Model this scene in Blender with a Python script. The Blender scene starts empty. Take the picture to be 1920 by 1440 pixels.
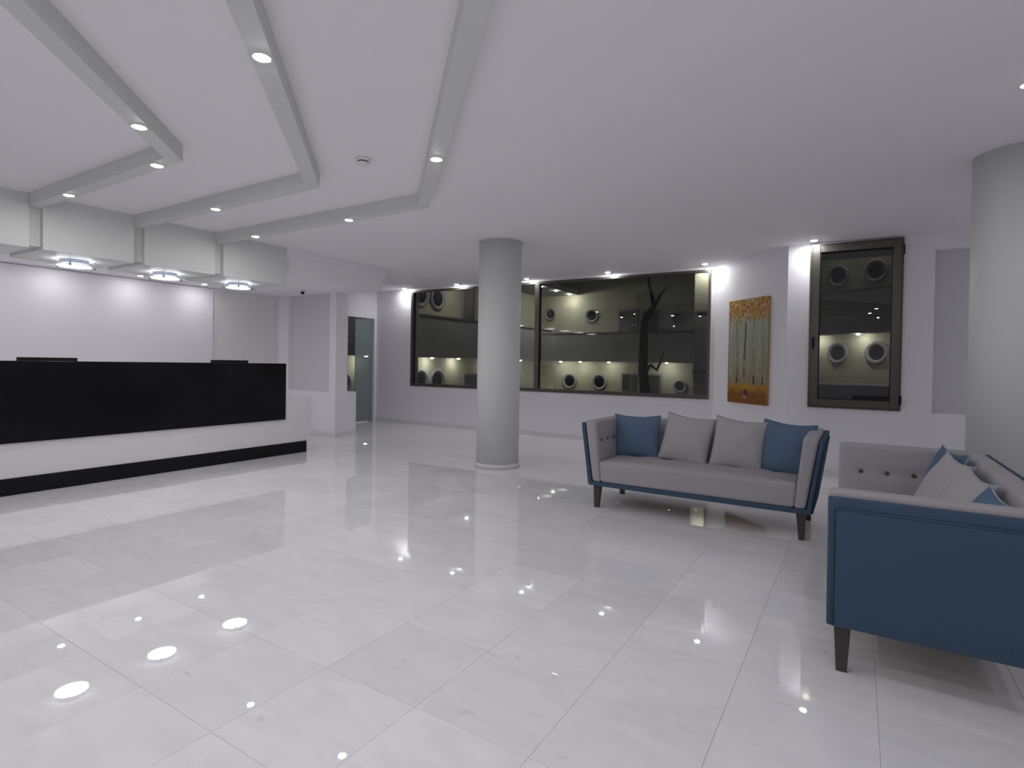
import bpy, bmesh, math, random
from mathutils import Vector, Matrix, noise
random.seed(7)
S = bpy.context.scene
C = S.collection

# ------------------------------------------------------------------ camera
YAW, PITCH, ROLL = math.radians(31.835), math.radians(0.749), math.radians(0.9266)
F_PX, EYE = 1045.34, 1.2
fw = Vector((-math.sin(YAW)*math.cos(PITCH), math.cos(YAW)*math.cos(PITCH), -math.sin(PITCH)))
r0 = Vector((math.cos(YAW), math.sin(YAW), 0)); u0 = r0.cross(fw)
rt = math.cos(ROLL)*r0 + math.sin(ROLL)*u0
up = -math.sin(ROLL)*r0 + math.cos(ROLL)*u0
cd = bpy.data.cameras.new('camera'); cam = bpy.data.objects.new('camera', cd); C.objects.link(cam)
M = Matrix((rt, up, -fw)).transposed().to_4x4(); M.translation = Vector((0, 0, EYE))
cam.matrix_world = M
cd.sensor_width = 36; cd.lens = F_PX*36/1920; cd.shift_y = -24.06/1920; cd.clip_start = 0.02; cd.clip_end = 200
S.camera = cam
# ------------------------------------------------------------------ world, exposure
w = bpy.data.worlds.new('night'); S.world = w; w.use_nodes = True
w.node_tree.nodes['Background'].inputs[0].default_value = (0.02, 0.025, 0.04, 1)
w.node_tree.nodes['Background'].inputs[1].default_value = 0.15
S.view_settings.view_transform = 'Standard'; S.view_settings.look = 'None'
S.view_settings.exposure = 0.17; S.view_settings.gamma = 1.0; S.view_settings.use_curve_mapping = False
S.cycles.max_bounces = 12; S.cycles.diffuse_bounces = 7; S.cycles.transparent_max_bounces = 16
SPOT_E = 315.0      # downlight lens radiance
LAMP_E = 10.0        # round lamp diffuser radiance
YARD_E = 300.0
LIGHT_COL = (1.0, 0.985, 1.0)

# ------------------------------------------------------------------ materials
def mat(name, col, rough=0.6, metal=0.0, spec=0.5, bump=0.0, bscale=200.0, var=0.0, vscale=3.0, coat=0.0, stretch=None):
    m = bpy.data.materials.new(name); m.use_nodes = True
    nt = m.node_tree; b = nt.nodes['Principled BSDF']
    b.inputs['Base Color'].default_value = (*col, 1); b.inputs['Roughness'].default_value = rough
    b.inputs['Metallic'].default_value = metal; b.inputs['Specular IOR Level'].default_value = spec
    b.inputs['Coat Weight'].default_value = coat
    tc = nt.nodes.new('ShaderNodeTexCoord')
    vec = tc.outputs['Object']
    if stretch:
        mp = nt.nodes.new('ShaderNodeMapping'); mp.inputs['Scale'].default_value = stretch
        nt.links.new(vec, mp.inputs['Vector']); vec = mp.outputs['Vector']
    if var:
        n = nt.nodes.new('ShaderNodeTexNoise'); n.inputs['Scale'].default_value = vscale; n.inputs['Detail'].default_value = 4
        nt.links.new(vec, n.inputs['Vector'])
        rmp = nt.nodes.new('ShaderNodeMapRange'); rmp.inputs['To Min'].default_value = 1-var; rmp.inputs['To Max'].default_value = 1+var
        nt.links.new(n.outputs['Fac'], rmp.inputs['Value'])
        mx = nt.nodes.new('ShaderNodeVectorMath'); mx.operation = 'SCALE'; mx.inputs[0].default_value = col
        nt.links.new(rmp.outputs['Result'], mx.inputs['Scale']); nt.links.new(mx.outputs['Vector'], b.inputs['Base Color'])
    if bump:
        n = nt.nodes.new('ShaderNodeTexNoise'); n.inputs['Scale'].default_value = bscale; n.inputs['Detail'].default_value = 2
        nt.links.new(vec, n.inputs['Vector'])
        bp = nt.nodes.new('ShaderNodeBump'); bp.inputs['Strength'].default_value = bump; bp.inputs['Distance'].default_value = 0.004
        nt.links.new(n.outputs['Fac'], bp.inputs['Height']); nt.links.new(bp.outputs['Normal'], b.inputs['Normal'])
    return m

def emit(name, col, e):
    m = bpy.data.materials.new(name); m.use_nodes = True; nt = m.node_tree; nt.nodes.clear()
    o = nt.nodes.new('ShaderNodeOutputMaterial'); em = nt.nodes.new('ShaderNodeEmission')
    em.inputs[0].default_value = (*col, 1); em.inputs[1].default_value = e
    nt.links.new(em.outputs[0], o.inputs[0]); return m

def glass(name, tint, rough=0.0):
    m = bpy.data.materials.new(name); m.use_nodes = True; nt = m.node_tree; nt.nodes.clear()
    o = nt.nodes.new('ShaderNodeOutputMaterial'); t = nt.nodes.new('ShaderNodeBsdfTransparent'); t.inputs[0].default_value = (*tint, 1)
    g = nt.nodes.new('ShaderNodeBsdfGlossy'); g.inputs['Roughness'].default_value = rough
    # both surfaces of the pane are counted where light enters it; leaving it is clear
    f = nt.nodes.new('ShaderNodeFresnel'); f.inputs[0].default_value = 1.5
    k = nt.nodes.new('ShaderNodeMath'); k.operation = 'MULTIPLY'; k.inputs[1].default_value = 1.7; k.use_clamp = True
    ge = nt.nodes.new('ShaderNodeNewGeometry'); cl = nt.nodes.new('ShaderNodeBsdfTransparent')
    mx = nt.nodes.new('ShaderNodeMixShader'); mb = nt.nodes.new('ShaderNodeMixShader')
    nt.links.new(f.outputs[0], k.inputs[0]); nt.links.new(k.outputs[0], mx.inputs[0]); nt.links.new(t.outputs[0], mx.inputs[1]); nt.links.new(g.outputs[0], mx.inputs[2])
    nt.links.new(ge.outputs['Backfacing'], mb.inputs[0]); nt.links.new(mx.outputs[0], mb.inputs[1]); nt.links.new(cl.outputs[0], mb.inputs[2])
    mx = mb
    nt.links.new(mx.outputs[0], o.inputs[0]); return m

def marble():
    m = bpy.data.materials.new('polished_white_marble'); m.use_nodes = True; nt = m.node_tree; b = nt.nodes['Principled BSDF']
    geo = nt.nodes.new('ShaderNodeNewGeometry'); oi = nt.nodes.new('ShaderNodeObjectInfo')
    ad = nt.nodes.new('ShaderNodeVectorMath'); ad.operation = 'MULTIPLY_ADD'
    ad.inputs[1].default_value = (1, 1, 1)
    sc = nt.nodes.new('ShaderNodeVectorMath'); sc.operation = 'SCALE'; sc.inputs[0].default_value = (37, 53, 11)
    nt.links.new(oi.outputs['Random'], sc.inputs['Scale'])
    nt.links.new(geo.outputs['Position'], ad.inputs[0]); nt.links.new(sc.outputs['Vector'], ad.inputs[2])
    n1 = nt.nodes.new('ShaderNodeTexNoise'); n1.inputs['Scale'].default_value = 2.2; n1.inputs['Detail'].default_value = 6; n1.inputs['Distortion'].default_value = 1.5
    n2 = nt.nodes.new('ShaderNodeTexNoise'); n2.inputs['Scale'].default_value = 9; n2.inputs['Detail'].default_value = 7; n2.inputs['Distortion'].default_value = 0.6
    mp = nt.nodes.new('ShaderNodeMapping'); mp.inputs['Scale'].default_value = (1, 2.6, 1); mp.inputs['Rotation'].default_value = (0, 0, 0.5)
    nt.links.new(ad.outputs['Vector'], mp.inputs['Vector'])
    nt.links.new(mp.outputs['Vector'], n1.inputs['Vector']); nt.links.new(mp.outputs['Vector'], n2.inputs['Vector'])
    cr = nt.nodes.new('ShaderNodeValToRGB'); e = cr.color_ramp.elements
    e[0].position = .36; e[0].color = (.80, .80, .815, 1); e[1].position = .6; e[1].color = (.855, .85, .865, 1)
    nt.links.new(n1.outputs['Fac'], cr.inputs['Fac'])
    cr2 = nt.nodes.new('ShaderNodeValToRGB'); e = cr2.color_ramp.elements
    e[0].position = .245; e[0].color = (.6, .6, .6, 1); e[1].position = .33; e[1].color = (1, 1, 1, 1)
    nt.links.new(n2.outputs['Fac'], cr2.inputs['Fac'])
    mul = nt.nodes.new('ShaderNodeMixRGB'); mul.blend_type = 'MULTIPLY'; mul.inputs[0].default_value = .45
    nt.links.new(cr.outputs['Color'], mul.inputs[1]); nt.links.new(cr2.outputs['Color'], mul.inputs[2])
    rr = nt.nodes.new('ShaderNodeMapRange'); rr.inputs['To Min'].default_value = .95; rr.inputs['To Max'].default_value = 1.03
    nt.links.new(oi.outputs['Random'], rr.inputs['Value'])
    ms = nt.nodes.new('ShaderNodeVectorMath'); ms.operation = 'SCALE'
    nt.links.new(mul.outputs['Color'], ms.inputs[0]); nt.links.new(rr.outputs['Result'], ms.inputs['Scale'])
    nt.links.new(ms.outputs['Vector'], b.inputs['Base Color'])
    b.inputs['Roughness'].default_value = .014; b.inputs['Specular IOR Level'].default_value = .5
    return m

M_wall = mat('white_wall_paint', (.83, .82, .85), .55, spec=.3, bump=.05, bscale=60, var=.01)
M_warm = mat('warm_white_wall_paint', (.80, .785, .79), .55, spec=.3, var=.01)
M_ceil = mat('white_ceiling_paint', (.88, .87, .89), .7, spec=.2, var=.01)
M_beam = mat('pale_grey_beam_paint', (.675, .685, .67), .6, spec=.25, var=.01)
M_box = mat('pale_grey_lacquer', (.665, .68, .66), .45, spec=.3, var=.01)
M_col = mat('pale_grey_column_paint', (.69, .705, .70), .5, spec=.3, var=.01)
M_marble = marble()
M_grout = mat('pale_grey_grout', (.56, .55, .56), .6, var=.05)
M_skirt = mat('grey_white_marble_skirting', (.72, .715, .72), .15, var=.05, vscale=5)
M_black = mat('black_gloss_stone', (.006, .006, .007), .18, spec=.25, var=.2, vscale=4)
M_blackm = mat('black_satin_plastic', (.008, .008, .009), .4, spec=.3, var=.1)
M_white = mat('white_counter_lacquer', (.80, .795, .81), .3, spec=.3, var=.01)
M_frame = mat('bronze_grey_aluminium', (.105, .098, .085), .35, metal=.6, var=.05)
M_sash = mat('bronze_grey_aluminium_sash', (.115, .107, .092), .33, metal=.6, var=.05)
M_chrome = mat('brushed_steel', (.55, .57, .6), .25, metal=1.0, var=.05)
M_lampmetal = mat('blue_grey_lamp_metal', (.30, .34, .42), .35, metal=.5, var=.03)
M_trimwhite = mat('white_lamp_trim', (.8, .8, .8), .4, var=.01)
M_glass = glass('window_glass', (.42, .43, .40))
M_door = glass('greenish_door_glass', (.30, .37, .355), .0)
def frost(m, col, k):
    nt = m.node_tree; o = [n for n in nt.nodes if n.type == 'OUTPUT_MATERIAL'][0]; src = o.inputs[0].links[0].from_socket
    d = nt.nodes.new('ShaderNodeBsdfDiffuse'); d.inputs[0].default_value = (*col, 1); mx = nt.nodes.new('ShaderNodeMixShader'); mx.inputs[0].default_value = k
    nt.links.new(src, mx.inputs[1]); nt.links.new(d.outputs[0], mx.inputs[2]); nt.links.new(mx.outputs[0], o.inputs[0])
frost(M_door, (.29, .35, .345), .75)
M_lampglass = glass('clear_lamp_glass', (.88, .91, .95), .05)
M_greyfab = mat('light_grey_weave', (.40, .38, .40), .95, spec=.15, bump=.35, bscale=450, var=.07, vscale=60, stretch=(1, 1, 3))
M_greyfab2 = mat('silver_grey_cushion_weave', (.43, .415, .43), .95, spec=.15, bump=.3, bscale=500, var=.06, vscale=50)
M_blue = mat('slate_blue_weave', (.064, .103, .158), .95, spec=.12, bump=.4, bscale=450, var=.12, vscale=80, stretch=(1, 1, 4))
M_blue2 = mat('denim_blue_cushion_weave', (.115, .175, .26), .95, spec=.12, bump=.3, bscale=500, var=.1, vscale=60)
M_pipe = mat('pale_blue_piping', (.33, .38, .42), .9, var=.05)
M_pipeg = mat('grey_piping', (.3, .29, .31), .9, var=.05)
M_button = mat('dark_grey_button', (.09, .085, .10), .9, var=.1)
M_leg = mat('dark_olive_brown_wood', (.052, .045, .036), .45, var=.2, vscale=20, stretch=(1, 1, .1))
M_hess = mat('brown_base_cloth', (.16, .105, .065), .9, var=.1)
M_dark = mat('dark_lining', (.012, .012, .013), .9, var=.1)
M_lens = emit('downlight_lens', LIGHT_COL, SPOT_E)
M_lens_dim = emit('dim_downlight_lens', LIGHT_COL, SPOT_E*.5)
M_diff = emit('lamp_diffuser', (1, .985, 1.0), LAMP_E)
M_plaster = mat('olive_cream_render', (.50, .50, .40), .85, var=.06, vscale=1.5)
M_slab = mat('grey_parapet_render', (.34, .35, .365), .7, var=.05)
M_ringm = mat('grey_porthole_rim', (.33, .33, .36), .6, var=.05)
M_pglass = mat('dark_porthole_glass', (.012, .013, .022), .12, var=.2)
M_odoor = mat('grey_courtyard_door', (.085, .085, .09), .5, var=.1)
M_pave = mat('grey_courtyard_paving', (.18, .18, .17), .8, var=.1)
M_bark = mat('dark_bark', (.035, .03, .024), .9, bump=.6, bscale=20, var=.3, vscale=9)
M_yard = emit('courtyard_lens', (1, .96, .88), YARD_E)
M_yard_up = emit('upper_courtyard_lens', (1, .96, .88), YARD_E*2.1)
M_blind = mat('pale_grey_blind', (.66, .65, .685), .7, var=.02)

# ------------------------------------------------------------------ mesh helpers
def ob(name, bm, m, parent=None, smooth=False, loc=None):
    me = bpy.data.meshes.new(name); bmesh.ops.recalc_face_normals(bm, faces=bm.faces); bm.to_mesh(me); bm.free()
    if smooth:
        for p in me.polygons: p.use_smooth = True
    me.materials.append(m)
    o = bpy.data.objects.new(name, me); C.objects.link(o)
    if loc is not None: o.location = loc
    if parent: o.parent = parent
    return o
def tag(o, label=None, cat=None, group=None, kind=None):
    if label: o['label'] = label
    if cat: o['category'] = cat
    if group: o['group'] = group
    if kind: o['kind'] = kind
    return o
def empty(name, loc=(0, 0, 0), rz=0.0):
    o = bpy.data.objects.new(name, None); o.empty_display_size = .1; C.objects.link(o)
    o.location = loc; o.rotation_euler = (0, 0, rz); return o
def box_into(bm, x0, x1, y0, y1, z0, z1, bevel=0.0):
    vs = [bm.verts.new((x, y, z)) for x in (x0, x1) for y in (y0, y1) for z in (z0, z1)]
    fs = [bm.faces.new([vs[i] for i in q]) for q in ((0, 1, 3, 2), (4, 6, 7, 5), (0, 4, 5, 1), (2, 3, 7, 6), (0, 2, 6, 4), (1, 5, 7, 3))]
    if bevel:
        es = {e for f in fs for e in f.edges}
        bmesh.ops.bevel(bm, geom=list(es), offset=bevel, segments=2, profile=.5, affect='EDGES')
def box(name, x0, x1, y0, y1, z0, z1, m, parent=None, bevel=0.0):
    bm = bmesh.new(); box_into(bm, x0, x1, y0, y1, z0, z1, bevel); return ob(name, bm, m, parent)
def boxes(name, lst, m, parent=None, bevel=0.0):
    bm = bmesh.new()
    for b in lst: box_into(bm, *b, bevel)
    return ob(name, bm, m, parent)
def prism(name, pts, z0, z1, m, parent=None, bevel=0.0):
    bm = bmesh.new()
    a = [bm.verts.new((x, y, z0)) for x, y in pts]; b = [bm.verts.new((x, y, z1)) for x, y in pts]
    n = len(pts); bm.faces.new(a); bm.faces.new(b)
    for i in range(n): bm.faces.new((a[i], a[(i+1) % n], b[(i+1) % n], b[i]))
    if bevel: bmesh.ops.bevel(bm, geom=list(bm.edges), offset=bevel, segments=2, profile=.5, affect='EDGES')
    return ob(name, bm, m, parent)
def lathe_into(bm, prof, seg=32, c=(0, 0, 0), ax='z'):
    rings = []
    for r, z in prof:
        ring = []
        for k in range(seg):
            a = 2*math.pi*k/seg; p = (r*math.cos(a), r*math.sin(a), z)
            if ax == 'y': p = (p[0], z, p[1])
            if ax == 'x': p = (z, p[0], p[1])
            ring.append(bm.verts.new((p[0]+c[0], p[1]+c[1], p[2]+c[2])))
        rings.append(ring)
    for a, b in zip(rings, rings[1:]):
        for k in range(seg): bm.faces.new((a[k], a[(k+1) % seg], b[(k+1) % seg], b[k]))
    return rings
def lathe(name, prof, m, parent=None, seg=32, caps=(True, True), smooth=True, loc=None, ax='z'):
    bm = bmesh.new(); rings = lathe_into(bm, prof, seg, (0, 0, 0), ax)
    if caps[0]: bm.faces.new(rings[0])
    if caps[1]: bm.faces.new(rings[-1])
    o = ob(name, bm, m, parent, False, loc)
    if smooth:
        for p in o.data.polygons: p.use_smooth = len(p.vertices) == 4
        md = None
    return o
def tube_into(bm, pts, rad, seg=8, closed=False):
    n = len(pts); P = [Vector(p) for p in pts]; rings = []
    rads = rad if isinstance(rad, (list, tuple)) else [rad]*n
    prev = None
    for i in range(n):
        a = P[(i-1) % n] if (closed or i > 0) else P[i]; b = P[(i+1) % n] if (closed or i < n-1) else P[i]
        t = (b-a).normalized()
        ref = prev if prev is not None else (Vector((0, 0, 1)) if abs(t.z) < .9 else Vector((1, 0, 0)))
        u = (ref - t*ref.dot(t)).normalized(); v = t.cross(u); prev = u
        rings.append([bm.verts.new(P[i] + rads[i]*(math.cos(2*math.pi*k/seg)*u + math.sin(2*math.pi*k/seg)*v)) for k in range(seg)])
    pairs = list(zip(rings, rings[1:])) + ([(rings[-1], rings[0])] if closed else [])
    for a, b in pairs:
        for k in range(seg): bm.faces.new((a[k], a[(k+1) % seg], b[(k+1) % seg], b[k]))
    if not closed:
        bm.faces.new(rings[0]); bm.faces.new(rings[-1])
def samples(h, r, n):
    r = min(r, h*.98); e = [-h, -h+r*.3, -h+r*.7, -h+r]
    mid = [(-h+r)+(2*(h-r))*i/n for i in range(1, n)]
    return e + mid + [-v for v in reversed(e)]
def rhexa(name, cr, r, m, parent=None, n=(3, 3, 3), disp=None):
    """soft-edged hexahedron; cr[ix][iy][iz] are corners, r edge radius, disp(u,v,w)->offset vector"""
    cr = [[[Vector(c) for c in row] for row in pl] for pl in cr]
    h = [(cr[1][0][0]-cr[0][0][0]).length/2, (cr[0][1][0]-cr[0][0][0]).length/2, (cr[0][0][1]-cr[0][0][0]).length/2]
    h[0] = max(h[0], (cr[1][0][1]-cr[0][0][1]).length/2); h[1] = max(h[1], (cr[0][1][1]-cr[0][0][1]).length/2)
    r = min(r, min(h)*.98)
    sm = [samples(h[i], r, n[i]) for i in range(3)]
    bm = bmesh.new(); cache = {}
    def V(i, j, k):
        key = (i, j, k)
        if key in cache: return cache[key]
        p = [sm[0][i], sm[1][j], sm[2][k]]
        q = [max(-(h[a]-r), min(h[a]-r, p[a])) for a in range(3)]
        d = Vector([p[a]-q[a] for a in range(3)])
        if d.length > 1e-9: d = d.normalized()*r
        p = [q[a]+d[a] for a in range(3)]
        t = [(p[a]/h[a]+1)/2 for a in range(3)]
        P = Vector((0, 0, 0))
        for a in (0, 1):
            for b in (0, 1):
                for c in (0, 1):
                    P += cr[a][b][c]*((t[0] if a else 1-t[0])*(t[1] if b else 1-t[1])*(t[2] if c else 1-t[2]))
        if disp: P += disp(t[0]*2-1, t[1]*2-1, t[2]*2-1, P)
        cache[key] = bm.verts.new(P); return cache[key]
    L = [len(s)-1 for s in sm]
    for i in range(L[0]):
        for j in range(L[1]):
            for k in (0, L[2]): bm.faces.new((V(i, j, k), V(i+1, j, k), V(i+1, j+1, k), V(i, j+1, k)))
    for i in range(L[0]):
        for k in range(L[2]):
            for j in (0, L[1]): bm.faces.new((V(i, j, k), V(i+1, j, k), V(i+1, j, k+1), V(i, j, k+1)))
    for j in range(L[1]):
        for k in range(L[2]):
            for i in (0, L[0]): bm.faces.new((V(i, j, k), V(i, j+1, k), V(i, j+1, k+1), V(i, j, k+1)))
    return ob(name, bm, m, parent, True)
def hexa(x0b, x1b, x0t, x1t, y0b, y1b, y0t, y1t, zb, zt):
    f = lambda ix, iy, iz: ((x0b, x1b)[ix] if iz == 0 else (x0t, x1t)[ix], (y0b, y1b)[iy] if iz == 0 else (y0t, y1t)[iy], (zb, zt)[iz])
    return [[[f(a, b, c) for c in (0, 1)] for b in (0, 1)] for a in (0, 1)]
def copy_tree(o, parent=None):
    c = o.copy(); C.objects.link(c)
    if parent: c.parent = parent
    for ch in list(o.children): copy_tree(ch, c)
    return c
def st(o): o['kind'] = 'structure'; return o

# ------------------------------------------------------------------ room shell
ZC = 2.616          # ceiling
YW = 8.15           # big window wall plane
Y2 = 7.20           # small window wall plane
XA, XB = -1.745, -.715   # angled wall between the two planes
floor = st(box('floor', -8.9, 3.4, -5.2, 8.35, -.20, -.003, M_grout))
# marble tiles, 0.457 m grid with hairline joints
P, X0, Y0, GAP, TH = .4565, -.374, 1.01, .0006, .003
def tile_mesh():
    bm = bmesh.new(); h = P/2-GAP; b = .0006
    lo = [bm.verts.new((sx*h, sy*h, -.003)) for sx, sy in ((-1, -1), (1, -1), (1, 1), (-1, 1))]
    mi = [bm.verts.new((sx*h, sy*h, -b)) for sx, sy in ((-1, -1), (1, -1), (1, 1), (-1, 1))]
    hi = [bm.verts.new((sx*(h-b), sy*(h-b), 0)) for sx, sy in ((-1, -1), (1, -1), (1, 1), (-1, 1))]
    for A, B in ((lo, mi), (mi, hi)):
        for k in range(4): bm.faces.new((A[k], A[(k+1) % 4], B[(k+1) % 4], B[k]))
    bm.faces.new(hi); bm.faces.new(lo)
    bmesh.ops.recalc_face_normals(bm, faces=bm.faces)
    me = bpy.data.meshes.new('tile'); bm.to_mesh(me); bm.free(); me.materials.append(M_marble); return me
tm = tile_mesh(); far = []
i0, i1 = -19, 8; j0, j1 = -14, 16
ntile = 0
for i in range(i0, i1):
    for j in range(j0, j1):
        cx, cy = X0+(i+.5)*P, Y0+(j+.5)*P
        if cx < -8.75 or cx > 3.2 or cy < -5 or cy > 8.1: continue
        if -6.15 < cx < 1.2 and .7 < cy < 6.3 and cy > -.5*cx-1.2:
            o = bpy.data.objects.new('tile', tm); C.objects.link(o); o.parent = floor; o.location = (cx, cy, 0); ntile += 1
        else: far.append((cx, cy))
bm = bmesh.new()
for cx, cy in far: box_into(bm, cx-P/2+GAP, cx+P/2-GAP, cy-P/2+GAP, cy+P/2-GAP, -.003, 0)
ft = ob('distant_tiles', bm, M_marble, floor); ft['kind'] = 'stuff'

st(box('ceiling', -8.9, 3.4, -5.2, 8.35, ZC, ZC+.2, M_ceil))
WX0, WX1, WZ0, WZ1 = -7.365, -1.785, .743, 2.575
st(boxes('wall_back', [(-8.5, WX0, YW, YW+.2, 0, ZC), (WX0, WX1, YW, YW+.2, 0, WZ0), (WX0, WX1, YW, YW+.2, WZ1, ZC), (WX1, XA+.02, YW, YW+.2, 0, ZC)], M_wall))
st(prism('wall_angled', [(XA, YW), (XB, Y2), (XB+.02, Y2+.2), (XA+.02, YW+.2)], 0, ZC, M_wall))
VX0, VX1, VZ0, VZ1 = -.485, .386, .765, 2.603
NX0, NX1, NZ0, NZ1 = .655, 1.35, .755, 2.452
st(boxes('wall_back_right', [(XB, VX0, Y2, Y2+.2, 0, ZC), (VX0, VX1, Y2, Y2+.2, 0, VZ0), (VX0, VX1, Y2, Y2+.2, VZ1, ZC),
   (VX1, NX0, Y2, Y2+.2, 0, ZC), (NX0, NX1, Y2, Y2+.2, 0, NZ0), (NX0, NX1, Y2, Y2+.2, NZ1, ZC), (NX1, 3.3, Y2, Y2+.2, 0, ZC)], M_wall))
st(box('trim_1', NX0, NX1, Y2+.12, Y2+.16, NZ0, NZ1, M_blind))['label'] = 'pale grey blank panel closing the wall recess beside the round column'
st(box('wall_right', 3.2, 3.4, -5.2, Y2+.2, 0, ZC, M_wall))
st(box('wall_front', -8.9, 3.4, -5.2, -5.0, 0, ZC, M_wall))
XR = -8.45          # reception rear wall
st(box('wall_left', XR-.2, XR, -5.2, 6.0, 0, ZC, M_warm))
st(box('trim_2', XR, XR+.035, -5.0, 4.845, 0, 2.27, M_wall))['label'] = 'white wall panel standing slightly proud behind the reception counter'
# soffit behind the hanging boxes with its stepped front edge
SZ = 2.285
st(boxes('trim_3', [(XR, -6.255, -5.0, 6.24, SZ, ZC), (-6.255, -6.19, 4.464, 6.24, 2.447, ZC), (-6.19, -6.13, 4.464, 6.24, 2.55, ZC)], M_ceil))['label'] = 'lowered white soffit with a stepped edge over the reception area'
# low wall, pillar and recessed wall beyond the counter end
LZ = .705
st(boxes('wall_low', [(XR, -7.0, 6.0, 6.43, 0, LZ), (-7.15, -7.0, 6.0, 6.24, LZ, SZ), (XR, -8.17, 6.0, 6.24, LZ, SZ)], M_wall))
st(box('trim_4', -8.17, -7.15, 6.07, 6.11, LZ, SZ, M_blind))['label'] = 'pale grey blank panel above the low wall beside the slim pillar'
DX, DY0, DY1, DZ = -8.3, 7.18, 8.09, 2.062
st(boxes('wall_left_rear', [(DX-.15, DX, 6.43, DY0, 0, ZC), (DX-.15, DX, DY0, DY1, DZ, ZC), (DX-.15, DX, DY1, YW+.2, 0, ZC), (DX-.15, DX, 6.24, 6.43, LZ, ZC)], M_wall))
# skirting
st(box('baseboard_back', DX, XA, YW-.014, YW, 0, .075, M_skirt))
def base_angled():
    d = Vector((XB-XA, Y2-YW)).normalized(); n = Vector((d.y, -d.x)).normalized()*(-.014 if d.x*0-d.y < 0 else .014)
    n = Vector((-.68, -.73))*.014
    st(prism('baseboard_angled', [(XA, YW), (XB, Y2), (XB+n.x, Y2+n.y), (XA+n.x, YW+n.y)], 0, .075, M_skirt))
base_angled()
st(box('baseboard_back_right', XB, 3.2, Y2-.014, Y2, 0, .075, M_skirt))
st(boxes('baseboard_low', [(XR, -6.988, 5.988, 6.0, 0, .06), (-7.0, -6.988, 6.0, 6.43, 0, .06)], M_skirt))

# ------------------------------------------------------------------ windows and door
w1 = empty('window_1', (0, YW, 0)); st(w1); w1['label'] = 'wide bronze framed window with two dark panes facing the courtyard'
fwid = .055; MX = -4.575
def rel(lst, oy): return [(a, b, c-oy, d-oy, e, f) for a, b, c, d, e, f in lst]
ya, yb = YW-.025, YW+.05
boxes('frame', rel([(WX0, WX0+fwid, ya, yb, WZ0, WZ1), (WX1-.03, WX1, ya, yb, WZ0, WZ1), (WX0+fwid, WX1-.03, ya, yb, WZ0, WZ0+.055), (WX0+fwid, WX1-.03, ya, yb, WZ1-.035, WZ1)], YW), M_frame, w1)
boxes('mullion', rel([(MX-.04, MX+.04, ya, yb, WZ0+.055, WZ1-.035)], YW), M_sash, w1)
for a, b in ((WX0+fwid, MX-.04), (MX+.04, WX1-.03)):
    boxes('pane', rel([(a, b, YW+.015, YW+.021, WZ0+.055, WZ1-.035)], YW), M_glass, w1)
boxes('glazing_bead', rel([(WX0+fwid, WX0+fwid+.02, YW-.01, YW+.03, WZ0+.055, WZ1-.035), (MX+.04, MX+.055, YW-.012, YW+.03, WZ0+.055, WZ1-.035)], YW), M_dark, w1)
w2 = empty('window_2', (0, Y2, 0)); st(w2); w2['label'] = 'tall narrow bronze framed casement window right of the painting'
ya, yb = Y2-.045, Y2+.05
def ring_boxes(x0, x1, z0, z1, t, y0, y1): return [(x0, x0+t, y0, y1, z0, z1), (x1-t, x1, y0, y1, z0, z1), (x0+t, x1-t, y0, y1, z0, z0+t), (x0+t, x1-t, y0, y1, z1-t, z1)]
boxes('frame', rel(ring_boxes(VX0, VX1, VZ0, VZ1, .04, Y2-.03, Y2+.06), Y2), M_frame, w2)
boxes('sash', rel(ring_boxes(VX0+.022, VX1-.018, VZ0+.02, VZ1-.02, .078, Y2-.055, Y2+.04), Y2), M_sash, w2, .006)
boxes('pane', rel([(VX0+.09, VX1-.09, Y2+.0, Y2+.006, VZ0+.09, VZ1-.09)], Y2), M_glass, w2)
boxes('glazing_bead', rel(ring_boxes(VX0+.098, VX1-.094, VZ0+.096, VZ1-.096, .008, Y2-.04, Y2+.02), Y2), M_dark, w2)
bm = bmesh.new(); box_into(bm, VX0+.03, VX0+.058, -.066, -.053, 1.44, 1.56, .004); box_into(bm, VX0+.034, VX0+.054, -.105, -.064, 1.53, 1.55, .003); box_into(bm, VX0+.034, VX0+.054, -.112, -.098, 1.42, 1.55, .005)
ob('handle', bm, M_blackm, w2)
for z in (.88, 2.47):
    bm = bmesh.new(); lathe_into(bm, [(.0001, -.05), (.012, -.05), (.012, .05), (.0001, .05)], 12, (VX1-.005, -.05, z)); ob('hinge', bm, M_blackm, w2)
d1 = empty('door_1', (DX, DY0, 0)); st(d1); d1['label'] = 'frameless greenish glass door between the slim pillar and the window'
DS = 7.63-DY0
lf = boxes('leaf', [(-.06, -.05, DS, DY1-DY0-.005, .012, DZ-.006)], M_door, d1)
boxes('side_pane', [(-.06, -.05, .005, DS-.006, .002, DZ-.002)], M_glass, d1)
for z0, z1 in ((.012, .062), (DZ-.056, DZ-.006)):
    boxes('patch_fitting', [(-.072, -.038, DY1-DY0-.165, DY1-DY0-.004, z0, z1)], M_chrome, d1, .004)

# ------------------------------------------------------------------ columns
def column(cx, cy, r, label):
    t = tag(empty('round_column', (cx, cy, 0)), label, 'column')
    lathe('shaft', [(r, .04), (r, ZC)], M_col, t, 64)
    lathe('base_ring', [(r+.012, 0), (r+.012, .045), (r+.006, .052), (r-.005, .054)], M_skirt, t, 64)
column(-3.583, 5.473, .25, 'slim round white column standing free before the wide window')
column(.875, 4.82, .25, 'round pale column at the right edge behind the sofa')

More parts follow.
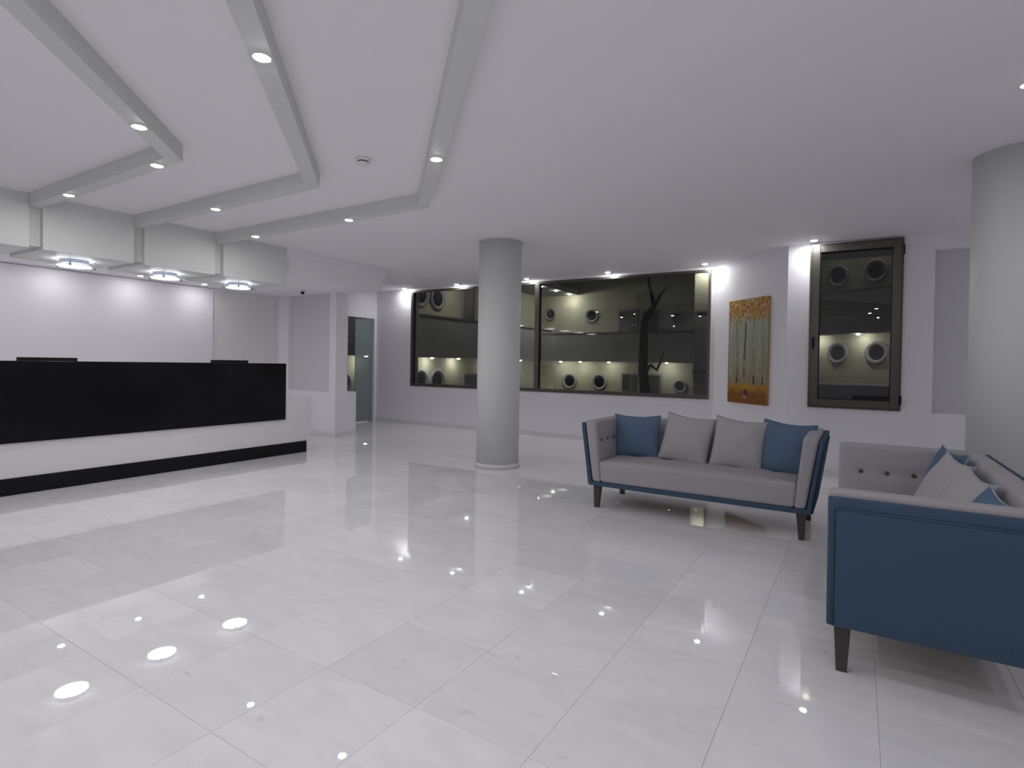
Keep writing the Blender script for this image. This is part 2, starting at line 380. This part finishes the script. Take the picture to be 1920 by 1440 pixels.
# ------------------------------------------------------------------ ceiling beams and boxes
ZB, BW = 2.509, .096
CY = [2.0, 2.824, 3.648]; SUM = [-1.846, -.673, .527]      # outer edges: y = CY on the first leg, x+y = SUM on the diagonal
blab = ['angled ceiling beam nearest the left edge, bent towards the counter', 'middle angled ceiling beam with a bend left of the smoke detector', 'angled ceiling beam right of the smoke detector, ending beside the counter end box']
XBOX = -6.14; XGAP = -6.21
beams = []
for k in range(3):
    s, cy = SUM[k], CY[k]; si = s-BW*math.sqrt(2)
    ye = -4.98
    pts = [(XGAP, cy), (s-cy, cy), (s-ye, ye), (si-ye, ye), (si-(cy-BW), cy-BW), (XGAP, cy-BW)]
    if s-ye > 3.19:
        xe = 3.19; pts = [(XGAP, cy), (s-cy, cy), (xe, s-xe), (xe, si-xe), (si-(cy-BW), cy-BW), (XGAP, cy-BW)]
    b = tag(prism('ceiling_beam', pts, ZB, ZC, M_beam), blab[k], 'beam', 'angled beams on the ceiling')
BY = [(1.175, 1.904), (2.0, 2.728), (2.824, 3.552), (3.648, 4.462)]
ZBX = 2.143
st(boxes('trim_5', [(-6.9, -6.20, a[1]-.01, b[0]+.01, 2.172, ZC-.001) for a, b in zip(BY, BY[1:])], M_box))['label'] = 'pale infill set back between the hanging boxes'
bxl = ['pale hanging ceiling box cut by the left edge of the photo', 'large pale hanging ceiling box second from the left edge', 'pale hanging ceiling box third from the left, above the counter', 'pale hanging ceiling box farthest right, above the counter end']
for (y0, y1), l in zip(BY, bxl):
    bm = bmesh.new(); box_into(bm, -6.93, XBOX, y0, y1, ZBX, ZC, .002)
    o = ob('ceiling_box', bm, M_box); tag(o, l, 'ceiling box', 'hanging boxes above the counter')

# ------------------------------------------------------------------ lights
def make_down(name='downlight', lens=None):
    t = empty(name)
    bm = bmesh.new(); rg = lathe_into(bm, [(.034, -.001), (.042, -.004), (.044, 0), (.034, .0)], 24); ob('trim_ring', bm, M_trimwhite, t, True)
    bm = bmesh.new(); rg = lathe_into(bm, [(.0335, -.0015), (.029, -.0045), (.018, -.0070), (.008, -.0078)], 24); bm.faces.new(rg[-1]); ob('lens', bm, lens or M_lens, t)
    return t
proto = make_down(); first = True
def down(x, y, z, label, group, dim=False):
    global first
    if dim: o = make_down(lens=M_lens_dim)
    else: o = proto if first else copy_tree(proto); first = False
    o.location = (x, y, z); tag(o, label, 'downlight', group); return o
for (x, y, l) in [(-3.494, 1.575, 'downlight on the diagonal leg of the leftmost angled beam'),
                  (-4.082, 1.952, 'downlight beside the bend of the leftmost angled beam'),
                  (-5.469, 1.95, 'downlight on the leftmost angled beam nearest the hanging boxes'),
                  (-2.222, 1.483, 'large bright downlight on the diagonal leg of the middle angled beam'),
                  (-4.798, 2.776, 'downlight on the leg of the middle angled beam leading to the boxes'),
                  (-2.337, 2.798, 'downlight on the diagonal leg of the beam right of the detector'),
                  (-4.043, 3.60, 'downlight midway on the third beam, below the bend of the middle beam'),
                  (-5.473, 3.60, 'downlight on the third beam next to the last hanging box')]:
    down(x, y, ZB, l, 'downlights on the angled beams')
for x, y, l in [(-2.25, .335, 'leftmost angled beam, first one past the frame edge'), (-1.0, -.91, 'leftmost angled beam, second past the frame edge'), (.4, -2.3, 'leftmost angled beam, last one behind the camera'),
                (-1.0, .26, 'middle angled beam, first one past the frame edge'), (.2, -.94, 'middle angled beam, second past the frame edge'), (1.5, -2.24, 'middle angled beam, last one behind the camera'),
                (-.95, 1.41, 'third angled beam, first one past the frame edge'), (.3, .16, 'third angled beam, second past the frame edge'), (1.5, -1.04, 'third angled beam, last one behind the camera')]:
    down(x, y, ZB, 'downlight on the ' + l, 'downlights on beams outside the photo')
for (x, y, l) in [(-7.461, 8.03, 'ceiling downlight left of the wide window, beside the glass door'),
                  (-6.186, 8.02, 'ceiling downlight above the left pane, left of the slim column'),
                  (-4.71, 8.0, 'ceiling downlight just right of the slim column above the mullion'),
                  (-3.271, 7.99, 'ceiling downlight above the middle of the wide right pane'),
                  (-1.825, 7.93, 'ceiling downlight at the right end of the wide window'),
                  (-.446, 7.0, 'ceiling downlight above the casement window by the painting')]:
    down(x, y, ZC, l, 'downlights along the windows')
down(.69, 3.68, ZC, 'ceiling downlight just outside the right edge above the sofa', 'downlights outside the photo', True)
for x, y, l in [(2.2, 1.5, 'right of the sideways sofa near its blue arm'), (-3.5, -2.0, 'behind the camera left of the beams'), (-5.5, -.5, 'before the unseen end of the reception counter'), (-5.5, -3.2, 'in the rear left corner behind the camera'), (-2.2, -4.0, 'beside the rear wall behind the camera'), (2.4, 6.2, 'behind the right column near the right wall')]:
    down(x, y, ZC, 'ceiling downlight ' + l, 'downlights outside the photo')
for (x, y, l) in [(-8.08, 2.83, 'soffit downlight behind the left round lamp'), (-8.09, 3.68, 'soffit downlight left of the middle round lamp'), (-8.10, 4.53, 'soffit downlight left of the right round lamp')]:
    down(x, y, SZ, l, 'downlights in the soffit behind the counter', True)
for y, l in ((1.98, 'first'), (1.13, 'second'), (.28, 'third')): down(-8.08, y, SZ, l + ' soffit downlight past the left edge behind the counter', 'downlights outside the photo', True)

def make_lamp():
    t = empty('round_ceiling_lamp')
    lathe('canister', [(.0, 0), (.118, 0), (.118, -.050), (.108, -.052)], M_lampmetal, t, 40, (False, False))
    bm = bmesh.new(); rg = lathe_into(bm, [(.134, -.052), (.136, -.056), (.134, -.062), (.06, -.068)], 40); bm.faces.new(rg[-1]); bm.faces.new(rg[0]); ob('diffuser', bm, M_diff, t)
    bm = bmesh.new(); lathe_into(bm, [(.139, -.056), (.20, -.056), (.20, -.063), (.139, -.063), (.139, -.056)], 48); g = ob('glass_ring', bm, M_lampglass, t)
    bm = bmesh.new(); tube_into(bm, [(.201*math.cos(a), .201*math.sin(a), -.0595) for a in [2*math.pi*k/48 for k in range(48)]], .0035, 6, True); ob('rim', bm, M_trimwhite, g, True)
    for a in (math.pi*.5, math.pi*1.17, math.pi*1.83):
        bm = bmesh.new(); rg = lathe_into(bm, [(.012, -.072), (.012, -.046), (.007, -.046), (.007, 0)], 12, (.17*math.cos(a), .17*math.sin(a), 0)); bm.faces.new(rg[0]); ob('standoff', bm, M_chrome, t, True)
    return t
lamp0 = make_lamp()
for k, (y, l) in enumerate([(2.375, 'round glowing lamp under the second hanging box, nearest visible'), (3.215, 'round glowing lamp under the third hanging box, middle of three'), (4.07, 'round glowing lamp under the farthest right hanging box'), (1.54, 'round lamp under the first hanging box, outside the left edge')]):
    o = lamp0 if k == 0 else copy_tree(lamp0)
    o.location = (-6.53, y, ZBX); tag(o, l, 'ceiling lamp', 'round lamps under the hanging boxes')

# ------------------------------------------------------------------ reception counter
ct = tag(empty('reception_counter', (-6.5, 2.2, 0)), 'long reception counter with black raised front on a white body and black plinth', 'counter')
def cbox(name, x0, x1, y0, y1, z0, z1, m, bevel=.002): return box(name, x0+6.5, x1+6.5, y0-2.2, y1-2.2, z0, z1, m, ct, bevel)
cbox('plinth', -6.85, -6.156, -.6, 4.813, 0, .146, M_black)
cbox('body', -6.9, -6.165, -.6, 4.885, .146, .718, M_white)
cbox('front_panel', -6.185, -6.142, -.6, 4.482, .45, 1.158, M_black)
cbox('transaction_ledge', -6.42, -6.185, -.6, 4.478, 1.128, 1.157, M_black)
cbox('ledge_support', -6.40, -6.37, -.6, 4.44, .718, 1.128, M_white)
def monitor(y0, y1, label):
    t = tag(empty('computer_monitor', (-6.62, (y0+y1)/2, .718)), label, 'monitor', 'monitors behind the counter'); h = (y1-y0)/2
    bm = bmesh.new(); box_into(bm, -.018, .018, -h, h, .185, .472, .006); ob('screen_case', bm, M_blackm, t)
    bm = bmesh.new(); box_into(bm, -.021, -.0175, -h+.012, h-.012, .2, .46); ob('screen', bm, M_black, t)
    bm = bmesh.new(); box_into(bm, .0, .03, -.03, .03, .01, .3, .004); ob('stand', bm, M_blackm, t)
    lathe('foot', [(.11, 0), (.11, .008), (.09, .014)], M_blackm, t, 24)
monitor(1.965, 2.435, 'black monitor top showing above the counter near the left edge')
monitor(3.79, 4.265, 'black monitor top showing above the right end of the black counter')

# ------------------------------------------------------------------ painting on the angled wall
def painting():
    A, B = Vector((-1.462, 7.889)), Vector((-.912, 7.382)); W = (B-A).length; H = 1.335; z0 = .742
    d = (B-A).normalized(); n = Vector((-.68, -.73))
    n = Vector((d.y, -d.x)); n = n if n.dot(Vector((-1, -1))) > 0 else -n
    t = tag(empty('canvas_painting', (A.x+d.x*W/2, A.y+d.y*W/2, z0), math.atan2(d.y, d.x)), 'tall canvas painting of birch trunks under orange autumn leaves', 'painting')
    ly = -1 if True else 1
    bm = bmesh.new(); box_into(bm, -W/2+.004, W/2-.004, -.028, -.0, .004, H-.004); ob('stretcher', bm, mat('raw_canvas_edge', (.42, .26, .12), .9, var=.3, vscale=12), t)
    nx, nz = 84, 150; verts = []; faces = []; cols = []
    trunks = [(.24, .16, .052, .95, (.16, .14, .10)), (.44, .24, .05, .8, (.13, .10, .07)), (.66, .18, .052, .9, (.20, .15, .10)), (.88, .17, .04, .8, (.22, .19, .13)), (.53, .28, .03, .8, (.45, .47, .38)), (.08, .25, .035, .8, (.5, .48, .34)), (.33, .27, .03, .78, (.46, .47, .40)), (.78, .27, .035, .8, (.48, .47, .36))]
    N = lambda x, y, s, o=0.0: noise.fractal(Vector((x*s, y*s, o)), .8, 2.0, 4)
    def lerp(a, b, t): t = max(0, min(1, t)); return tuple(a[i]*(1-t)+b[i]*t for i in range(3))
    def colour(u, v):
        c = lerp((.27, .23, .13), (.33, .36, .27), (v-.2)/.45 + .3*N(u, v*.4, 9, 1))
        c = lerp(c, (.38, .44, .38), .6*max(0, N(u*3, v*.6, 5, 7)))
        for (tx, y0, wd, y1, tc) in trunks:
            cx = tx + .016*math.sin(v*7+tx*20) + .02*(v-.5)*(tx-.5)
            a = max(0, 1-abs(u-cx)/(wd*.5)); patch = .5+.9*N(u*1.2, v, 11, tx*9)
            if y0 < v < y1: c = lerp(c, tc, min(1, a*2.2)*max(.15, min(1, patch)))
            if tx in (.24, .66, .88) and y0 < v < y0+.09: c = lerp(c, (.06, .035, .03), min(1, a*2.5))
            if tx == .44 and .42 < v < .78: c = lerp(c, (.075, .055, .035), min(1, max(0, 1-abs(u-cx)/(wd*.38))*2.5))
        lf = (v-.765)/.10 + .9*N(u, v, 14, 3)
        if lf > 0:
            m = N(u, v, 26, 5); lc = lerp((.40, .17, .035), (.50, .29, .05), .5+1.4*m)
            if N(u, v, 30, 11) > .28: lc = (.52, .46, .27)
            if N(u, v, 30, 17) > .36: lc = (.19, .07, .03)
            c = lerp(c, lc, lf*1.3)
        gr = (.20-v)/.05 + .5*N(u, v, 8, 21)
        if gr > 0:
            gc = lerp((.44, .22, .02), (.24, .095, .02), (.155-v)/.06 + .5*N(u, v, 10, 31)); gc = lerp(gc, (.14, .05, .02), .7*max(0, N(u, v, 24, 41)))
            c = lerp(c, gc, gr*1.5)
        a = max(0, 1-abs(u-(.47+.25*(.13-v)))/.05)
        if .075 < v < .135: c = lerp(c, (.06, .025, .035), a*1.6)
        a = max(0, 1-math.hypot((u-.45)/.06, (v-.062)/.02))
        c = lerp(c, (.4, .33, .27), a*1.2)
        return c
    for j in range(nz+1):
        for i in range(nx+1):
            u, v = i/nx, j/nz; verts.append(((u-.5)*W, -.0295, v*H)); cols.append((*colour(u, v), 1))
    for j in range(nz):
        for i in range(nx):
            a = j*(nx+1)+i; faces.append((a, a+1, a+nx+2, a+nx+1))
    me = bpy.data.meshes.new('painted_canvas'); me.from_pydata(verts, [], faces)
    at = me.color_attributes.new('paint', 'FLOAT_COLOR', 'POINT')
    at.data.foreach_set('color', [x for c in cols for x in c])
    m = mat('oil_paint', (.5, .3, .1), .6, spec=.3, bump=.3, bscale=120)
    an = m.node_tree.nodes.new('ShaderNodeVertexColor'); an.layer_name = 'paint'
    m.node_tree.links.new(an.outputs['Color'], m.node_tree.nodes['Principled BSDF'].inputs['Base Color'])
    me.materials.append(m); o = bpy.data.objects.new('painted_canvas', me); C.objects.link(o); o.parent = t
painting()

# ------------------------------------------------------------------ sofas
def make_sofa():
    t = empty('tufted_sofa')
    wb, wt, zb, zt, db, dt = .828, .905, .19, .712, .675, .755
    sh = .032; ap = .095
    # blue outer shell: two sides, back, bottom rail, all leaning outwards
    for s in (-1, 1):
        xo = sorted([s*wb, s*(wb-sh)]); xt = sorted([s*wt, s*(wt-sh)])
        a = rhexa('side_shell', hexa(*xo, *xt, 0, db-.01, 0, dt-.01, zb, zt), .009, M_blue, t, (1, 3, 3))
        a['label'] = 'slate blue outer side of the arm'
        i = .026
        o1b, o1t = s*(wb+(wt-wb)*.07), s*(wt-(wt-wb)*.07)
        e = .007
        xb_ = sorted([o1b-s*.004, o1b+s*e]); xt_ = sorted([o1t-s*.004, o1t+s*e])
        pn = rhexa('side_panel', hexa(*xb_, *xt_, i, db-i, i, dt-i, zb+.004, zt-.048), .006, M_blue, a, (1, 4, 4))
        bm = bmesh.new(); g = 2.2*e
        tube_into(bm, [(o1b+s*.003, i-.004, zb+.006), (o1t+s*.003, i-.004, zt-.044), (o1t+s*.003, dt-i+.004, zt-.044), (o1b+s*.003, db-i+.004, zb+.006)], .0045, 6)
        ob('welt', bm, M_blue, a, True)
        yi0 = .0
        xi = sorted([s*(wb-sh-.001), s*(wb-sh-ap+.02)]); xj = sorted([s*(wt-sh-.001), s*(wt-sh-ap-.005)])
        def dimp(u, v, w_, P, s=s):
            if (u < -.9 if s > 0 else u > .9):
                k = 0.0
                for by in (.115, .25, .385, .52):
                    k = max(k, math.exp(-((P.y-by)**2+(P.z-.565)**2)/.0009))
                k = max(k, .45*math.exp(-((P.z-.565)**2)/.00035)) if .05 < P.y < .58 else k
                return Vector((s*(.016*k), 0, 0))
            return Vector((0, 0, 0))
        p = rhexa('arm_pad', hexa(*xi, *xj, -.004, db-sh, -.004, dt-sh, zb+.034, zt+.020), .026, M_greyfab, t, (2, 26, 22), dimp)
        for by in (.115, .25, .385, .52):
            f = (.565-zb)/(zt-zb); xx = (wb-sh-ap+.02)*(1-f)+(wt-sh-ap-.005)*f - .004
            bm = bmesh.new(); rg = lathe_into(bm, [(.0135, .012), (.013, .002), (.009, -.004), (.003, -.006)], 12, (0, 0, 0), 'x'); bm.faces.new(rg[-1])
            for v in bm.verts: v.co = Vector((s*(xx+.008)+s*v.co.x, by+v.co.y, .565+v.co.z))
            ob('button', bm, M_button, p, True)
    rhexa('back_shell', hexa(-wb, wb, -wt, wt, db-sh, db, dt-sh, dt, zb, zt), .009, M_blue, t, (4, 1, 3))['label'] = 'slate blue outer back'
    rhexa('base_rail', hexa(-wb+.005, wb-.005, -wb+.001, wb-.001, .001, db-.02, .001, db-.02, zb, zb+.036), .006, M_blue, t, (4, 3, 1))['label'] = 'slate blue rail along the bottom edge'
    bxs = [-.60, -.36, -.12, .12, .36, .60]
    def bd(u, v, w_, P):
        if v < -.9:
            k = 0
            for bx in bxs: k = max(k, math.exp(-((P.x-bx)**2+(P.z-.565)**2)/.0012))
            k = max(k, .4*math.exp(-((P.z-.565)**2)/.0004))
            return Vector((0, .018*k, 0))
        return Vector((0, 0, 0))
    bp = rhexa('back_pad', hexa(-wb+sh+.06, wb-sh-.06, -wt+sh+.02, wt-sh-.02, db-sh-.14, db-sh, dt-sh-.105, dt-sh, zb+.03, zt+.016), .028, M_greyfab, t, (44, 2, 20), bd)
    for bx in bxs:
        f = (.565-zb)/(zt-zb); yy = (db-sh-.14)*(1-f)+(dt-sh-.105)*f
        bm = bmesh.new(); rg = lathe_into(bm, [(.0135, .010), (.013, .002), (.009, -.004), (.003, -.006)], 12, (bx, yy+.012, .565), 'y'); bm.faces.new(rg[-1]); ob('button', bm, M_button, bp, True)
    def sd(u, v, w_, P):
        if w_ > .5:
            q = (1-abs(u)**4)*(1-abs(v)**4)
            dm = 0
            for bx in [-.56, -.28, 0, .28, .56]:
                for by in (.18, .40): dm = max(dm, math.exp(-((P.x-bx)**2+(P.y-by)**2)/.0028))
            return Vector((0, 0, (.018*q-.014*dm)*(w_-.5)*2))
        return Vector((0, 0, 0))
    xs = wb-sh-ap+.03
    rhexa('seat', hexa(-xs+.005, xs-.005, -xs-.012, xs+.012, -.004, .58, -.004, .58, zb+.034, .398), .028, M_greyfab, t, (36, 16, 3), sd)
    box('base_lining', -wb+.03, wb-.03, .03, db-.04, zb-.006, zb+.004, M_hess, t)['label'] = 'brown cloth lining under the seat'
    for lx in (-.765, .765):
        for ly in (.055, .652):
            bm = bmesh.new(); top, bot = .030, .019; sx = .012 if lx > 0 else -.012
            vs = []
            for z, h, dx in ((0, bot, sx*.6), (zb+.004, top, 0)):
                vs.append([bm.verts.new((lx+dx+a*h, ly+b*h, z)) for a, b in ((-1, -1), (1, -1), (1, 1), (-1, 1))])
            bm.faces.new(vs[0]); bm.faces.new(vs[1])
            for k in range(4): bm.faces.new((vs[0][k], vs[0][(k+1) % 4], vs[1][(k+1) % 4], vs[1][k]))
            bmesh.ops.bevel(bm, geom=list(bm.edges), offset=.003, segments=2, profile=.5, affect='EDGES')
            ob('leg', bm, M_leg, t)
    return t
SX, SY = -1.085, 4.335
s1 = make_sofa(); s1.location = (SX, SY, 0)
tag(s1, 'grey tufted sofa with blue outer trim facing the room below the painting', 'sofa', 'pair of tufted sofas')
s2 = copy_tree(s1); s2.location = (-.088, 3.355, 0); s2.rotation_euler = (0, 0, -math.pi/2)
tag(s2, 'tufted sofa turned sideways at the right edge, blue arm side towards the viewer', 'sofa', 'pair of tufted sofas')

# ------------------------------------------------------------------ cushions
def cushion_mesh(W, H, T, seed):
    n = 22; verts = []; faces = []; idx = {}
    def out(u, v):
        pin = .05
        x = u*(1-pin*(1-v*v)*abs(u)**2); y = v*(1-pin*(1-u*u)*abs(v)**2)
        return x*W/2, y*H/2
    for side in (1, -1):
        for i in range(n+1):
            for j in range(n+1):
                u, v = math.sin((i/n-.5)*math.pi), math.sin((j/n-.5)*math.pi)
                edge = i in (0, n) or j in (0, n)
                if edge and side == -1: idx[(side, i, j)] = idx[(1, i, j)]; continue
                x, y = out(u, v)
                th = T/2*((1-u**2)**.55*(1-v**2)**.55)
                th *= 1+.22*noise.noise(Vector((u*1.6+seed, v*1.6, side*3)))
                sag = .022*max(0, math.cos(u*1.5+.25*math.sin(seed)))*v*v*(1-v*v*.3)
                idx[(side, i, j)] = len(verts); verts.append((x, side*th*-1, y - (sag if v > 0 else 0)))
        for i in range(n):
            for j in range(n):
                q = [idx[(side, i, j)], idx[(side, i+1, j)], idx[(side, i+1, j+1)], idx[(side, i, j+1)]]
                faces.append(q if side == 1 else q[::-1])
    loop = [idx[(1, i, 0)] for i in range(n)] + [idx[(1, n, j)] for j in range(n)] + [idx[(1, i, n)] for i in range(n, 0, -1)] + [idx[(1, 0, j)] for j in range(n, 0, -1)]
    return verts, faces, [verts[k] for k in loop]
def cushion(loc, rot, W, H, T, m, mp, label, seed):
    t = empty('throw_cushion', loc); t.rotation_euler = rot; tag(t, label, 'cushion', 'scatter cushions on the sofas')
    v, f, loop = cushion_mesh(W, H, T, seed)
    me = bpy.data.meshes.new('cover'); me.from_pydata(v, [], f); me.materials.append(m)
    for p in me.polygons: p.use_smooth = True
    o = bpy.data.objects.new('cover', me); C.objects.link(o); o.parent = t
    bm = bmesh.new(); tube_into(bm, loop, .0042, 6, True); ob('piping', bm, mp, t, True)
R = math.radians
# on the far sofa, left to right
cushion((-1.668, 4.80, .578), (R(-13), 0, R(4)), .41, .38, .14, M_blue2, M_blue2, 'blue cushion at the left end of the grey sofa under the painting', 1.0)
cushion((-1.222, 4.785, .59), (R(-18), R(7), R(-3)), .40, .41, .13, M_greyfab2, M_pipeg, 'grey cushion on the sofa under the painting, left of its twin', 2.3)
cushion((-.808, 4.765, .59), (R(-17), R(5), R(2)), .385, .41, .13, M_greyfab2, M_pipeg, 'grey cushion on the sofa under the painting, beside the right blue cushion', 3.7)
cushion((-.455, 4.785, .585), (R(-15), R(3), R(-6)), .38, .41, .14, M_blue2, M_blue2, 'blue cushion at the right end of the grey sofa under the painting', 5.1)
# on the sideways sofa
cushion((.41, 3.90, .57), (R(-16), 0, R(-80)), .41, .41, .13, M_blue2, M_pipe, 'blue cushion farthest back on the sideways sofa', 6.2)
cushion((.365, 3.60, .565), (R(-24), R(4), R(-82)), .42, .42, .13, M_greyfab2, M_pipe, 'grey cushion leaning on the blue one on the sideways sofa', 7.9)
cushion((.385, 3.20, .55), (R(-27), R(2), R(-85)), .42, .42, .13, M_greyfab2, M_pipe, 'grey cushion on the sideways sofa in front of its grey twin', 9.4)
cushion((.41, 2.84, .545), (R(-27), R(3), R(-84)), .38, .38, .13, M_blue2, M_pipe, 'blue cushion nearest the blue arm of the sideways sofa', 10.8)

# ------------------------------------------------------------------ small ceiling things
sd = tag(empty('smoke_detector', (-2.971, 2.767, ZC)), 'round white smoke detector on the ceiling between two angled beams', 'smoke detector')
lathe('base', [(.058, 0), (.058, -.012), (.05, -.018)], M_trimwhite, sd, 32)
lathe('sensor_neck', [(.036, -.017), (.036, -.026)], M_dark, sd, 32)
lathe('cap', [(.040, -.025), (.042, -.030), (.036, -.042), (.02, -.046)], M_trimwhite, sd, 32)
cc = tag(empty('security_camera', (-7.30, 5.60, SZ)), 'small dark security camera under the soffit left of the slim pillar', 'security camera')
lathe('mount', [(.035, 0), (.035, -.02), (.03, -.025)], M_trimwhite, cc, 20)
lathe('dome', [(.028, -.024), (.030, -.035), (.026, -.052), (.014, -.064), (.003, -.067)], M_black, cc, 20)

# ------------------------------------------------------------------ courtyard outside
GZ = -1.4
tag(box('courtyard_ground', -22, 8, 8.4, 30, GZ-.2, GZ, M_pave), 'grey paved courtyard ground outside the windows', 'ground')
def wing(name, A, B, label, zs, portholes, doors, lights, depth=.9, canopy=None, door_mat=None):
    """facade from A to B (plan); local x runs along it, -y points to the courtyard.  zs = ground, soffit, parapet top, roof"""
    A, B = Vector(A), Vector(B); d = (B-A).normalized(); L = (B-A).length
    t = tag(empty(name, (A.x, A.y, 0), math.atan2(d.y, d.x)), label, 'building')
    g, so, pt, rf = zs
    boxes('wall', [(0, L, 0, .25, g, rf)], M_plaster, t)
    boxes('balcony_parapet', [(-depth*0, L, -depth, -depth+.12, so, pt), (0, L, -depth+.12, 0, so, so+.2)], M_slab, t)
    boxes('parapet_coping', [(0, L, -depth-.03, -depth+.15, pt, pt+.06)], M_odoor, t)
    boxes('roof_slab', [(0, L, -(canopy or depth*.6), .25, rf, rf+.25)], M_slab, t)
    for x, z, r in portholes:
        bm = bmesh.new(); lathe_into(bm, [(r, -.02), (r, -.07), (r*.86, -.08), (r*.66, -.02)], 28, (x, 0, z), 'y'); p = ob('porthole', bm, M_ringm, t, True)
        bm = bmesh.new(); rg = lathe_into(bm, [(r*.70, -.022), (r*.02, -.022)], 28, (x, 0, z), 'y'); bm.faces.new(rg[-1]); ob('porthole_glass', bm, M_pglass, p)
    for x0, x1, z0, z1 in doors:
        boxes('doorway', [(x0-.09, x0, -.05, 0, z0, z1+.09), (x1, x1+.09, -.05, 0, z0, z1+.09), (x0, x1, -.05, 0, z1, z1+.09)], M_ringm, t)
        dl = boxes('door_leaf', [(x0, x1, -.025, 0, z0, z1)], door_mat or M_odoor, t)
        boxes('door_handle', [(x1-.14, x1-.04, -.07, -.03, z0+1.0, z0+1.04)], M_chrome, dl)
    for x, z, *yy in lights:
        bm = bmesh.new(); rg = lathe_into(bm, [(.055, 0), (.045, -.02), (.02, -.028)], 14, (x, yy[0] if yy else -depth*.55, z)); bm.faces.new(rg[-1]); ob('soffit_light', bm, M_yard_up if z > 3 else M_yard, t)
    return t
# left wing runs along +Y (its face looks to +X), with a deep canopy at roof level
wing('courtyard_wing', (-13.3, 9.0), (-13.3, 24.0), 'courtyard wing with portholes seen through the left pane', (GZ, 1.38, 2.80, 4.50),
     [(16.12-9, .535, .42), (15.18-9, .535, .42), (16.09-9, 3.57, .42), (15.15-9, 3.59, .42), (11.55-9, .535, .42)],
     [(17.8-9, 18.9-9, GZ, .72), (17.65-9, 18.4-9, 2.0, 4.3)],
     [(15.45-9, 1.37), (17.0-9, 1.37), (19.3-9, 1.37), (21.6-9, 1.37), (12.3-9, 1.37)] + [(20.73-9, 4.49, -1.8), (22.15-9, 4.49, -1.8), (23.5-9, 4.49, -1.8), (13.0-9, 4.49, -1.2), (16.5-9, 4.49, -1.2)], .6, 2.0)  # last two roof-level lights are unseen, added to brighten the upper wall
wing('courtyard_block', (-13.3, 24.0), (-5.1, 24.0), 'courtyard building with portholes and grey doors seen through the right pane', (GZ, 1.36, 2.60, 6.2),
     [(13.3-11.66, .43, .37), (13.3-10.14, .43, .37), (13.3-12.75, 3.64, .31), (13.3-10.57, 3.5, .33), (13.3-6.6, 3.25, .33), (13.3-6.45, .35, .28)],
     [(13.3-9.0, 13.3-8.3, GZ, .80), (13.3-7.95, 13.3-7.3, GZ, .80), (13.3-9.2, 13.3-8.45, 2.0, 3.65), (13.3-8.15, 13.3-7.4, 2.0, 3.6)],
     [(13.3-x, 1.35) for x in (11.9, 10.9, 9.5, 6.9)])
wing('courtyard_return', (-5.05, 20.5), (-3.2, 20.5), 'narrow courtyard wing end at the right edge of the wide window', (GZ, .9, 1.0, 4.75), [], [(.12, .62, .62, 3.15)], [(.38, 4.70, -.35)], .10, .5, M_slab)
wing('courtyard_annex', (-2.6, 26.0), (3.2, 22.1), 'porthole fronted annex seen through the casement window', (GZ, 2.50, 4.0, 7.5),
     [(2.32, 1.82, .42), (3.80, 1.82, .42), (2.28, 4.75, .42), (3.72, 4.75, .42)], [], [(3.35, 2.48), (1.6, 2.48), (5.2, 2.48), (2.6, 7.48), (4.4, 7.48)], .7)  # both high lights under the roof are added out of view to lift the facade
tag(box('annex_terrace', -2.9, 5, 18.5, 21.0, GZ, .75, M_slab), 'grey terrace wall below the annex outside the casement window', 'terrace')
# bare tree
tr = tag(empty('bare_tree', (-4.67, 14.0, GZ)), 'bare dark tree trunk with a few twigs outside the right pane', 'tree')
bm = bmesh.new()
tube_into(bm, [(0.06, 0, 0), (.04, 0, 1.0), (.03, 0, 1.85), (-.05, 0, 2.5), (-.04, 0, 3.2), (-.02, 0, 3.75), (.12, 0, 4.0), (.22, 0, 4.15)], [.17, .15, .14, .12, .11, .105, .09, .06], 12)
ob('trunk', bm, M_bark, tr, True)
for pts, rd in (([(.2, 0, 4.1), (.14, .05, 4.4), (.03, .08, 4.75), (.02, .1, 5.1)], [.055, .045, .035, .02]),
                ([(.2, 0, 4.08), (.3, -.05, 4.25), (.42, -.06, 4.45), (.58, -.1, 4.62)], [.055, .045, .03, .015]),
                ([(-.02, 0, 2.3), (.1, -.08, 2.55), (.2, -.1, 2.62), (.34, -.1, 2.5), (.45, -.12, 2.72), (.52, -.12, 2.98)], [.06, .05, .042, .035, .028, .012])):
    bm = bmesh.new(); tube_into(bm, pts, rd, 8); ob('branch', bm, M_bark, tr, True)
# flat emissive lenses light the arcades; added unseen roof-level ones brighten the facades
print('tiles', ntile)
